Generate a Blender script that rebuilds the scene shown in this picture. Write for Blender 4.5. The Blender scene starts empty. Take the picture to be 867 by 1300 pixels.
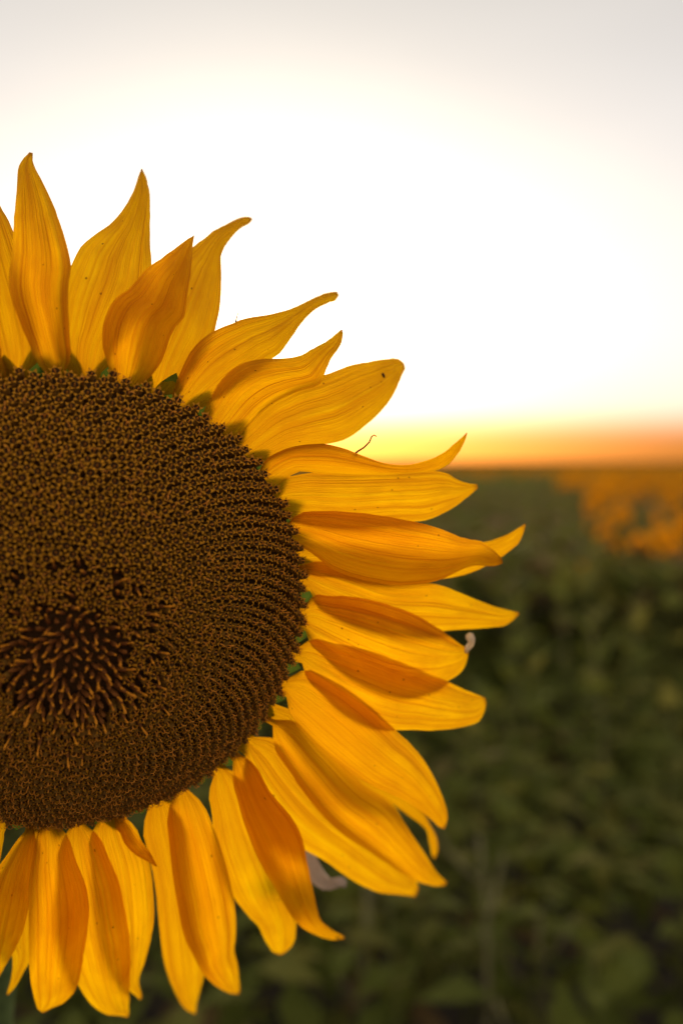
import bpy, math, random
import numpy as np
from mathutils import Vector, Matrix, noise as mnoise

random.seed(7)
rng = np.random.default_rng(7)
sc = bpy.context.scene
COL = sc.collection

# ------------------------------------------------------------------ camera
cam = bpy.data.objects.new('camera', bpy.data.cameras.new('camera'))
COL.objects.link(cam); sc.camera = cam
cam.location = (0, 0, 1.5)
cam.rotation_euler = (math.radians(90) - math.atan(64 * 36 / 35 / 1300), 0, 0)
cd = cam.data
cd.sensor_fit = 'VERTICAL'; cd.sensor_height = 36; cd.sensor_width = 36; cd.lens = 35
cd.clip_start = 0.02; cd.clip_end = 9000
cd.dof.use_dof = True; cd.dof.focus_distance = 0.325; cd.dof.aperture_fstop = 5.0; cd.dof.aperture_blades = 0

# ------------------------------------------------------------------ sky, sun, exposure
SUN_EL, SUN_AZ = math.radians(8.5), math.radians(-4)      # azimuth from +Y towards +X
world = bpy.data.worlds.new('World'); sc.world = world; world.use_nodes = True
nt = world.node_tree; bg = nt.nodes['Background']
sky = nt.nodes.new('ShaderNodeTexSky'); sky.sky_type = 'NISHITA'; sky.sun_disc = False
sky.sun_elevation = SUN_EL; sky.sun_rotation = SUN_AZ; sky.dust_density = 4.0; sky.air_density = 1.4
tc = nt.nodes.new('ShaderNodeTexCoord'); sep = nt.nodes.new('ShaderNodeSeparateXYZ')
nt.links.new(tc.outputs['Generated'], sep.inputs[0])
# thin high veil of evening cloud: bleaches the clear-sky colour away from the horizon
ramp = nt.nodes.new('ShaderNodeValToRGB'); cr = ramp.color_ramp
cr.elements[0].position = 0.0; cr.elements[0].color = (1.25, .90, 1.05, 1)
for z_, c_ in ((.011, (.92, .67, .72)), (.021, (.64, .46, .50)), (.031, (.54, .40, .50)), (.05, (.40, .345, .85)), (.10, (.30, .36, .74)), (.18, (.25, .31, .55)), (.27, (.18, .225, .40)), (.42, (.065, .088, .16))):
    e = cr.elements.new(z_); e.color = (*c_, 1)
cr.elements[-1].position = 0.8; cr.elements[-1].color = (0.08, 0.11, 0.20, 1)
nt.links.new(sep.outputs['Z'], ramp.inputs[0])
mul = nt.nodes.new('ShaderNodeMix'); mul.data_type = 'RGBA'; mul.blend_type = 'MULTIPLY'; mul.inputs[0].default_value = 1
nt.links.new(sky.outputs[0], mul.inputs[6]); nt.links.new(ramp.outputs[0], mul.inputs[7])
cn = nt.nodes.new('ShaderNodeTexNoise'); cn.inputs['Scale'].default_value = 2.2; cn.inputs['Detail'].default_value = 3
cmap = nt.nodes.new('ShaderNodeMapping'); cmap.inputs['Scale'].default_value = (1, 1, 3)
nt.links.new(tc.outputs['Generated'], cmap.inputs[0]); nt.links.new(cmap.outputs[0], cn.inputs['Vector'])
cmr = nt.nodes.new('ShaderNodeMapRange'); cmr.inputs['To Min'].default_value = 0.90; cmr.inputs['To Max'].default_value = 1.10
nt.links.new(cn.outputs[0], cmr.inputs[0])
hi = nt.nodes.new('ShaderNodeMapRange'); hi.interpolation_type = 'SMOOTHSTEP'       # the veil thins out into the clear strip over the horizon
hi.inputs['From Min'].default_value = 0.012; hi.inputs['From Max'].default_value = 0.06; nt.links.new(sep.outputs['Z'], hi.inputs[0])
vm = nt.nodes.new('ShaderNodeMath'); vm.operation = 'MULTIPLY'; nt.links.new(cmr.outputs[0], vm.inputs[0]); nt.links.new(hi.outputs[0], vm.inputs[1])
veil = nt.nodes.new('ShaderNodeVectorMath'); veil.operation = 'SCALE'; veil.inputs[0].default_value = (4.0, 3.7, 3.3)
nt.links.new(vm.outputs[0], veil.inputs['Scale'])
mul2 = nt.nodes.new('ShaderNodeVectorMath'); mul2.operation = 'ADD'
nt.links.new(mul.outputs[2], mul2.inputs[0]); nt.links.new(veil.outputs[0], mul2.inputs[1])
nt.links.new(mul2.outputs[0], bg.inputs[0])
bg.inputs[1].default_value = 0.10

sun = bpy.data.objects.new('sun', bpy.data.lights.new('sun', 'SUN'))
COL.objects.link(sun)
sun.data.energy = 2.1; sun.data.angle = math.radians(32); sun.data.color = (1.0, 0.66, 0.36)
sd = Vector((math.sin(SUN_AZ) * math.cos(SUN_EL), math.cos(SUN_AZ) * math.cos(SUN_EL), math.sin(SUN_EL)))
sun.rotation_euler = sd.to_track_quat('Z', 'Y').to_euler()

vs = sc.view_settings
vs.view_transform = 'Standard'; vs.look = 'None'; vs.exposure = 0.70; vs.gamma = 1.0
sc.cycles.use_denoising = True
sc.cycles.max_bounces = 10; sc.cycles.diffuse_bounces = 6; sc.cycles.transmission_bounces = 6
sc.cycles.sample_clamp_indirect = 6

# ------------------------------------------------------------------ materials
def newmat(name):
    m = bpy.data.materials.new(name); m.use_nodes = True
    t = m.node_tree; t.nodes.clear()
    out = t.nodes.new('ShaderNodeOutputMaterial')
    return m, t, out
def N(t, kind, **kw):
    n = t.nodes.new(kind)
    for k, v in kw.items(): setattr(n, k, v)
    return n
def mathn(t, op, a, b=None, clamp=False):
    n = N(t, 'ShaderNodeMath', operation=op); n.use_clamp = clamp
    for i, x in enumerate((a, b)):
        if x is None: continue
        if isinstance(x, (int, float)): n.inputs[i].default_value = x
        else: t.links.new(x, n.inputs[i])
    return n.outputs[0]
def mixc(t, fac, a, b, mode='MIX'):
    n = N(t, 'ShaderNodeMix', data_type='RGBA', blend_type=mode)
    for i, x in ((0, fac), (6, a), (7, b)):
        if isinstance(x, (int, float)): n.inputs[i].default_value = x
        elif isinstance(x, tuple): n.inputs[i].default_value = (*x, 1)
        else: t.links.new(x, n.inputs[i])
    return n.outputs[2]
def rampn(t, fac, stops):
    n = N(t, 'ShaderNodeValToRGB'); c = n.color_ramp
    c.elements[0].position, c.elements[0].color = stops[0][0], (*stops[0][1], 1)
    c.elements[-1].position, c.elements[-1].color = stops[-1][0], (*stops[-1][1], 1)
    for p, col in stops[1:-1]:
        e = c.elements.new(p); e.color = (*col, 1)
    t.links.new(fac, n.inputs[0]); return n.outputs[0]
def leafy(name, build, transl, rough=0.6, spec=0.25, bump=None, tcol=None):
    """reflecting + light-transmitting sheet; build(t) returns (colour socket, height socket or None)"""
    m, t, out = newmat(name)
    c, h = build(t)
    p = N(t, 'ShaderNodeBsdfPrincipled'); p.inputs['Roughness'].default_value = rough
    p.inputs['Specular IOR Level'].default_value = spec
    t.links.new(c, p.inputs['Base Color'])
    tr = N(t, 'ShaderNodeBsdfTranslucent')
    t.links.new(tcol(t, c) if tcol else c, tr.inputs['Color'])
    if h is not None:
        b = N(t, 'ShaderNodeBump'); b.inputs['Strength'].default_value = bump[0]; b.inputs['Distance'].default_value = bump[1]
        t.links.new(h, b.inputs['Height']); t.links.new(b.outputs[0], p.inputs['Normal']); t.links.new(b.outputs[0], tr.inputs['Normal'])
    mx = N(t, 'ShaderNodeMixShader'); mx.inputs[0].default_value = transl
    t.links.new(p.outputs[0], mx.inputs[1]); t.links.new(tr.outputs[0], mx.inputs[2])
    t.links.new(mx.outputs[0], out.inputs[0])
    return m

def petal_col(t):
    uv = N(t, 'ShaderNodeUVMap'); s = N(t, 'ShaderNodeSeparateXYZ'); t.links.new(uv.outputs[0], s.inputs[0])
    oi = N(t, 'ShaderNodeObjectInfo')
    rnd = mathn(t, 'MULTIPLY', oi.outputs['Random'], 37.0)
    def streak(su, sv, detail, rough=.5):
        cmb = N(t, 'ShaderNodeCombineXYZ')
        t.links.new(mathn(t, 'MULTIPLY', s.outputs['X'], su), cmb.inputs[0])
        t.links.new(mathn(t, 'MULTIPLY', s.outputs['Y'], sv), cmb.inputs[1]); t.links.new(rnd, cmb.inputs[2])
        n = N(t, 'ShaderNodeTexNoise'); n.inputs['Scale'].default_value = 1; n.inputs['Detail'].default_value = detail
        n.inputs['Roughness'].default_value = rough
        t.links.new(cmb.outputs[0], n.inputs['Vector']); return n.outputs[0]
    fine = streak(46, 1.3, 3, .6); broad = streak(9, .8, 2); blotch = streak(3, 6, 4)
    f = mathn(t, 'ADD', mathn(t, 'MULTIPLY', fine, .55), mathn(t, 'MULTIPLY', broad, .45))
    c = rampn(t, f, [(.35, (.52, .155, .002)), (.45, (.81, .33, .002)), (.55, (.93, .435, .002)), (.68, (.96, .50, .003))])
    c = mixc(t, mathn(t, 'MULTIPLY', mathn(t, 'SUBTRACT', blotch, .40, True), 1.9), c, (.62, .21, .004))
    # petals redden towards the claw and the very tip, as sunflower rays do
    claw = N(t, 'ShaderNodeMapRange'); claw.inputs[1].default_value = .0; claw.inputs[2].default_value = .42
    claw.inputs[3].default_value = .45; claw.inputs[4].default_value = 0; t.links.new(s.outputs['Y'], claw.inputs[0])
    c = mixc(t, claw.outputs[0], c, (.60, .185, .004))
    c = mixc(t, mathn(t, 'MULTIPLY', mathn(t, 'FRACT', mathn(t, 'MULTIPLY', oi.outputs['Random'], 7.31)), .38), c, (.80, .285, .003))
    tip = N(t, 'ShaderNodeMapRange'); tip.inputs[1].default_value = .95; tip.inputs[2].default_value = 1.0
    tip.inputs[3].default_value = 0; tip.inputs[4].default_value = .75; t.links.new(s.outputs['Y'], tip.inputs[0])
    c = mixc(t, tip.outputs[0], c, (.36, .10, .01))
    # a few brown pinpricks
    cmb = N(t, 'ShaderNodeCombineXYZ')
    t.links.new(mathn(t, 'MULTIPLY', s.outputs['X'], 9.0), cmb.inputs[0]); t.links.new(mathn(t, 'MULTIPLY', s.outputs['Y'], 30.0), cmb.inputs[1]); t.links.new(rnd, cmb.inputs[2])
    v = N(t, 'ShaderNodeTexVoronoi'); v.inputs['Scale'].default_value = 1; t.links.new(cmb.outputs[0], v.inputs['Vector'])
    spot = mathn(t, 'LESS_THAN', v.outputs['Distance'], .13)
    sel = N(t, 'ShaderNodeSeparateXYZ'); t.links.new(v.outputs['Color'], sel.inputs[0])
    spot = mathn(t, 'MULTIPLY', spot, mathn(t, 'GREATER_THAN', sel.outputs[0], .90))
    c = mixc(t, mathn(t, 'MULTIPLY', spot, .75), c, (.20, .05, .005))
    h = mathn(t, 'ADD', mathn(t, 'MULTIPLY', fine, .5), broad)
    return c, h
M_petal = leafy('petal', petal_col, .80, rough=.55, spec=.15, bump=(1.0, .0017), tcol=lambda t, c: mixc(t, 1.0, c, (1.03, 1.36, 1.0), 'MULTIPLY'))

def plain(t, col, var=.25, scale=60):
    tcn = N(t, 'ShaderNodeTexCoord'); n = N(t, 'ShaderNodeTexNoise'); n.inputs['Scale'].default_value = scale; n.inputs['Detail'].default_value = 4
    t.links.new(tcn.outputs['Object'], n.inputs['Vector'])
    oi = N(t, 'ShaderNodeObjectInfo')
    a = tuple(x * (1 - var) for x in col); b = tuple(min(1, x * (1 + var)) for x in col)
    c = rampn(t, n.outputs[0], [(.3, a), (.7, b)])
    d = mixc(t, mathn(t, 'MULTIPLY', oi.outputs['Random'], .35), c, tuple(x * .55 for x in col))
    return d, n.outputs[0]
def leafmat(name, col, transl=.3, scale=60, var=.25, rough=.75):
    return leafy(name, lambda t: plain(t, col, var, scale), transl, rough=rough, spec=.08, bump=(.4, .001))
def solid(name, col, rough=.7, scale=300, var=.35, spec=.25, bump=(.3, .0006)):
    m, t, out = newmat(name); c, h = plain(t, col, var, scale)
    p = N(t, 'ShaderNodeBsdfPrincipled'); p.inputs['Roughness'].default_value = rough; p.inputs['Specular IOR Level'].default_value = spec
    t.links.new(c, p.inputs['Base Color'])
    b = N(t, 'ShaderNodeBump'); b.inputs['Strength'].default_value = bump[0]; b.inputs['Distance'].default_value = bump[1]
    t.links.new(h, b.inputs['Height']); t.links.new(b.outputs[0], p.inputs['Normal']); t.links.new(p.outputs[0], out.inputs[0])
    return m
M_bract = leafmat('bract', (.075, .135, .018), .6, 250)
M_stem = solid('stem', (.11, .15, .045), .65, 120)
M_leaf = leafmat('leaf', (.150, .168, .030), .5, 30)
M_leaf2 = leafmat('leaf_olive', (.205, .195, .042), .5, 30)
M_drywood = solid('dry_stalk', (.20, .17, .07), .8, 80)
M_dryleaf = leafmat('dry_leaf', (.24, .15, .06), .3, 60, .4, .8)
M_paleleaf = leafmat('pale_dry_leaf', (.50, .42, .36), .25, 160, .45, .85)
M_weedstem = solid('weed_stem', (.12, .12, .025), .7, 60)
M_fieldpetal = leafmat('field_petal', (.82, .34, .004), .45, 8, .15)
M_fielddisc = solid('field_disc', (.22, .095, .012), .9, 200)
M_recept = solid('receptacle', (.10, .042, .010), .95, 400)
M_tube = solid('floret_tube', (.27, .118, .012), .75, 900, .3)
M_lobe = leafmat('floret_lobe', (.68, .275, .016), .25, 900, .35)
M_throat = solid('floret_throat', (.085, .036, .009), .9, 900)
M_stigma = solid('stigma', (.74, .25, .02), .7, 900, .25)
M_anther = solid('anther', (.95, .28, .012), .75, 900, .35)
M_speck = solid('brown_speck', (.07, .02, .006), .8, 900)
M_cream = leafmat('cream_tip', (.90, .80, .64), .6, 500, .15)
M_hair = solid('dark_hair', (.03, .025, .015), .8)

# ------------------------------------------------------------------ mesh helpers
class MB:
    def __init__(s): s.v = []; s.f = []; s.m = []; s.uv = None
    def add(s, V, F, mat=0, M=None):
        o = len(s.v)
        s.v += [tuple(M @ Vector(p)) for p in V] if M is not None else [tuple(p) for p in V]
        s.f += [tuple(i + o for i in f) for f in F]; s.m += [mat] * len(F)
    def mesh(s, name, mats, smooth=True):
        me = bpy.data.meshes.new(name); me.from_pydata(s.v, [], s.f)
        for m in mats: me.materials.append(m)
        if len(mats) > 1: me.polygons.foreach_set('material_index', s.m)
        if smooth: me.polygons.foreach_set('use_smooth', [True] * len(me.polygons))
        me.update(); return me
def link(name, me, parent=None, M=None):
    o = bpy.data.objects.new(name, me); COL.objects.link(o)
    if parent is not None: o.parent = parent
    if M is not None: o.matrix_basis = M
    return o
def empty(name, loc, rz=0):
    o = bpy.data.objects.new(name, None); COL.objects.link(o); o.empty_display_size = .05
    o.location = loc; o.rotation_euler = (0, 0, rz); return o
def tag(o, label=None, cat=None, group=None, kind=None):
    for k, v in (('label', label), ('category', cat), ('group', group), ('kind', kind)):
        if v: o[k] = v
    return o
def tube(path, radii, seg=8, cap=True):
    V = []; F = []; n = len(path); P = [Vector(p) for p in path]
    side = None
    for i in range(n):
        d = (P[min(i + 1, n - 1)] - P[max(i - 1, 0)]).normalized()
        if side is None: side = d.orthogonal().normalized()
        side = (side - d * side.dot(d)).normalized(); up = d.cross(side)
        for k in range(seg):
            t = 2 * math.pi * k / seg; V.append(P[i] + (side * math.cos(t) + up * math.sin(t)) * radii[i])
    for i in range(n - 1):
        for k in range(seg):
            a = i * seg + k; b = i * seg + (k + 1) % seg; F.append((a, b, b + seg, a + seg))
    if cap: F.append(tuple(range(seg - 1, -1, -1))); F.append(tuple(range((n - 1) * seg, n * seg)))
    return V, F
def leaf_shape(L, W, nu=8, nv=4, droop=.35, fold=.25, wav=.02, seed=0, tip=1.0, base=.35):
    """ovate leaf along +X, up = +Z, base at the origin"""
    r = random.Random(seed); V = []; F = []; ph = r.uniform(0, 6)
    for i in range(nu + 1):
        t = i / nu
        hw = W * .5 * (math.sin(math.pi * t ** base) ** .8 if 0 < t < 1 else 0.02) * (1 if t < .6 else 1 - (t - .6) * .2 * tip)
        cx = L * t * (1 - .18 * droop * t); cz = L * (.16 * t - droop * t * t * .9)
        for j in range(-nv, nv + 1):
            s = j / nv
            V.append((cx - abs(s) * hw * .15, s * hw, cz + fold * hw * abs(s) ** 1.3 + wav * L * math.sin(ph + 9 * t + 4 * s) * abs(s)))
    c = 2 * nv + 1
    for i in range(nu):
        for j in range(2 * nv): a = i * c + j; F.append((a, a + 1, a + 1 + c, a + c))
    return V, F

# ------------------------------------------------------------------ the ground and the far field
def soilmat():
    m, t, out = newmat('soil'); tcn = N(t, 'ShaderNodeTexCoord')
    n = N(t, 'ShaderNodeTexNoise'); n.inputs['Scale'].default_value = 9; n.inputs['Detail'].default_value = 8; t.links.new(tcn.outputs['Object'], n.inputs['Vector'])
    c = rampn(t, n.outputs[0], [(.3, (.022, .014, .008)), (.7, (.075, .052, .032))])
    p = N(t, 'ShaderNodeBsdfPrincipled'); p.inputs['Roughness'].default_value = .95; t.links.new(c, p.inputs['Base Color'])
    b = N(t, 'ShaderNodeBump'); b.inputs['Distance'].default_value = .03; t.links.new(n.outputs[0], b.inputs['Height']); t.links.new(b.outputs[0], p.inputs['Normal'])
    t.links.new(p.outputs[0], out.inputs[0]); return m
mb = MB()
nx, ny = 24, 34; xs = [math.copysign(abs(i / nx) ** 3, i) * 6000 for i in range(-nx, nx + 1)]; ys = [-40 + 6100 * (j / ny) ** 4 for j in range(ny + 1)]
for y in ys:
    for x in xs: mb.v.append((x, y, .035 * mnoise.noise(Vector((x * 1.3, y * 1.3, 0))) if abs(x) + abs(y) < 40 else 0))
c = len(xs)
for j in range(ny):
    for i in range(c - 1): a = j * c + i; mb.f.append((a, a + 1, a + 1 + c, a + c)); mb.m.append(0)
tag(link('ground', mb.mesh('ground', [soilmat()])), kind='structure')

def farfieldmat():
    m, t, out = newmat('far_field'); tcn = N(t, 'ShaderNodeTexCoord')
    mp = N(t, 'ShaderNodeMapping'); mp.inputs['Scale'].default_value = (1, .25, 1); t.links.new(tcn.outputs['Object'], mp.inputs[0])
    n = N(t, 'ShaderNodeTexNoise'); n.inputs['Scale'].default_value = .25; n.inputs['Detail'].default_value = 9; n.inputs['Roughness'].default_value = .75; t.links.new(mp.outputs[0], n.inputs['Vector'])
    c = rampn(t, n.outputs[0], [(.35, (.05, .05, .012)), (.5, (.13, .075, .012)), (.68, (.27, .125, .012))])
    p = N(t, 'ShaderNodeBsdfPrincipled'); p.inputs['Roughness'].default_value = 1; p.inputs['Specular IOR Level'].default_value = 0
    t.links.new(c, p.inputs['Base Color']); t.links.new(p.outputs[0], out.inputs[0]); return m
mb = MB(); nx = 40
for j in range(31):
    y = 90 + 5500 * (j / 30) ** 3
    for i in range(-nx, nx + 1):
        x = i / nx * (110 + y * 1.1); mb.v.append((x, y, .92 + .12 * mnoise.noise(Vector((x * .21, y * .21, 3)))))
c = 2 * nx + 1
for j in range(30):
    for i in range(2 * nx): a = j * c + i; mb.f.append((a, a + 1, a + 1 + c, a + c)); mb.m.append(0)
tag(link('field', mb.mesh('field', [farfieldmat()])), kind='structure')

# ------------------------------------------------------------------ the sunflower
HC = Vector((-0.08724, 0.31791, 1.45072))                   # centre of the disc's rim
HA = Vector((0.96341782, 0.26800394, 0)); HB = Vector((0.06085643, -0.21876606, 0.97387777)); HN = Vector((0.26100308, -0.93825119, -0.22707288))
R = .0775; DOME = .0329; LP = .07
BASE = Vector((-.200, .520, 0))
flower = tag(empty('sunflower', BASE), 'large sunflower in full bloom with brown domed disc and backlit golden petals', 'sunflower')
HM = Matrix(((HA.x, HB.x, HN.x, HC.x - BASE.x), (HA.y, HB.y, HN.y, HC.y - BASE.y), (HA.z, HB.z, HN.z, HC.z - BASE.z), (0, 0, 0, 1)))

def dome(q): return DOME * (1 - q ** 2.2)
mb = MB(); rings = 18; seg = 72
prof = [(q / rings * R, dome(q / rings) - .0055) for q in range(rings + 1)]
prof = prof[:-1] + [(R * .985, -.002), (R * .97, -.006)]
for r_, z in prof:
    for k in range(seg): t = 2 * math.pi * k / seg; mb.v.append((r_ * math.cos(t), r_ * math.sin(t), z))
for i in range(len(prof) - 1):
    for k in range(seg): a = i * seg + k; b = i * seg + (k + 1) % seg; mb.f.append((a, b, b + seg, a + seg)); mb.m.append(0)
disc = link('disc', mb.mesh('disc', [M_recept]), flower, HM)

# green bowl behind the rim, running into the neck of the stem
mb = MB(); prof = [(R * .985, -.005), (R * .99, -.010), (R * .93, -.018), (R * .72, -.028), (R * .45, -.036), (R * .26, -.046), (R * .19, -.056)]
for r_, z in prof:
    for k in range(48): t = 2 * math.pi * k / 48; mb.v.append((r_ * math.cos(t), r_ * math.sin(t), z))
for i in range(len(prof) - 1):
    for k in range(48): a = i * 48 + k; b = i * 48 + (k + 1) % 48; mb.f.append((a, a + 48, b + 48, b)); mb.m.append(0)
link('receptacle', mb.mesh('receptacle', [M_bract]), flower, HM)

# stem: arches back from the bowl and falls to the ground
p0 = HC - HN * .05; p1 = HC - HN * .13 + Vector((0, 0, .012)); p2 = Vector((BASE.x, BASE.y - .01, 1.34)); p3 = Vector((BASE.x, BASE.y, .9))
path = []
for i in range(13):
    t = i / 12; path.append(((1 - t) ** 3) * p0 + 3 * t * (1 - t) ** 2 * p1 + 3 * t * t * (1 - t) * p2 + t ** 3 * p3)
path += [Vector((BASE.x + .01, BASE.y, .6)), Vector((BASE.x, BASE.y + .01, .3)), Vector((BASE.x, BASE.y, -.03))]
path = [p - BASE for p in path]
mb = MB(); mb.add(*tube(path, [.0125 + .0030 * min(1, i / 14) for i in range(len(path))], 12)); link('stem', mb.mesh('stem', [M_stem]), flower)

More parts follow.
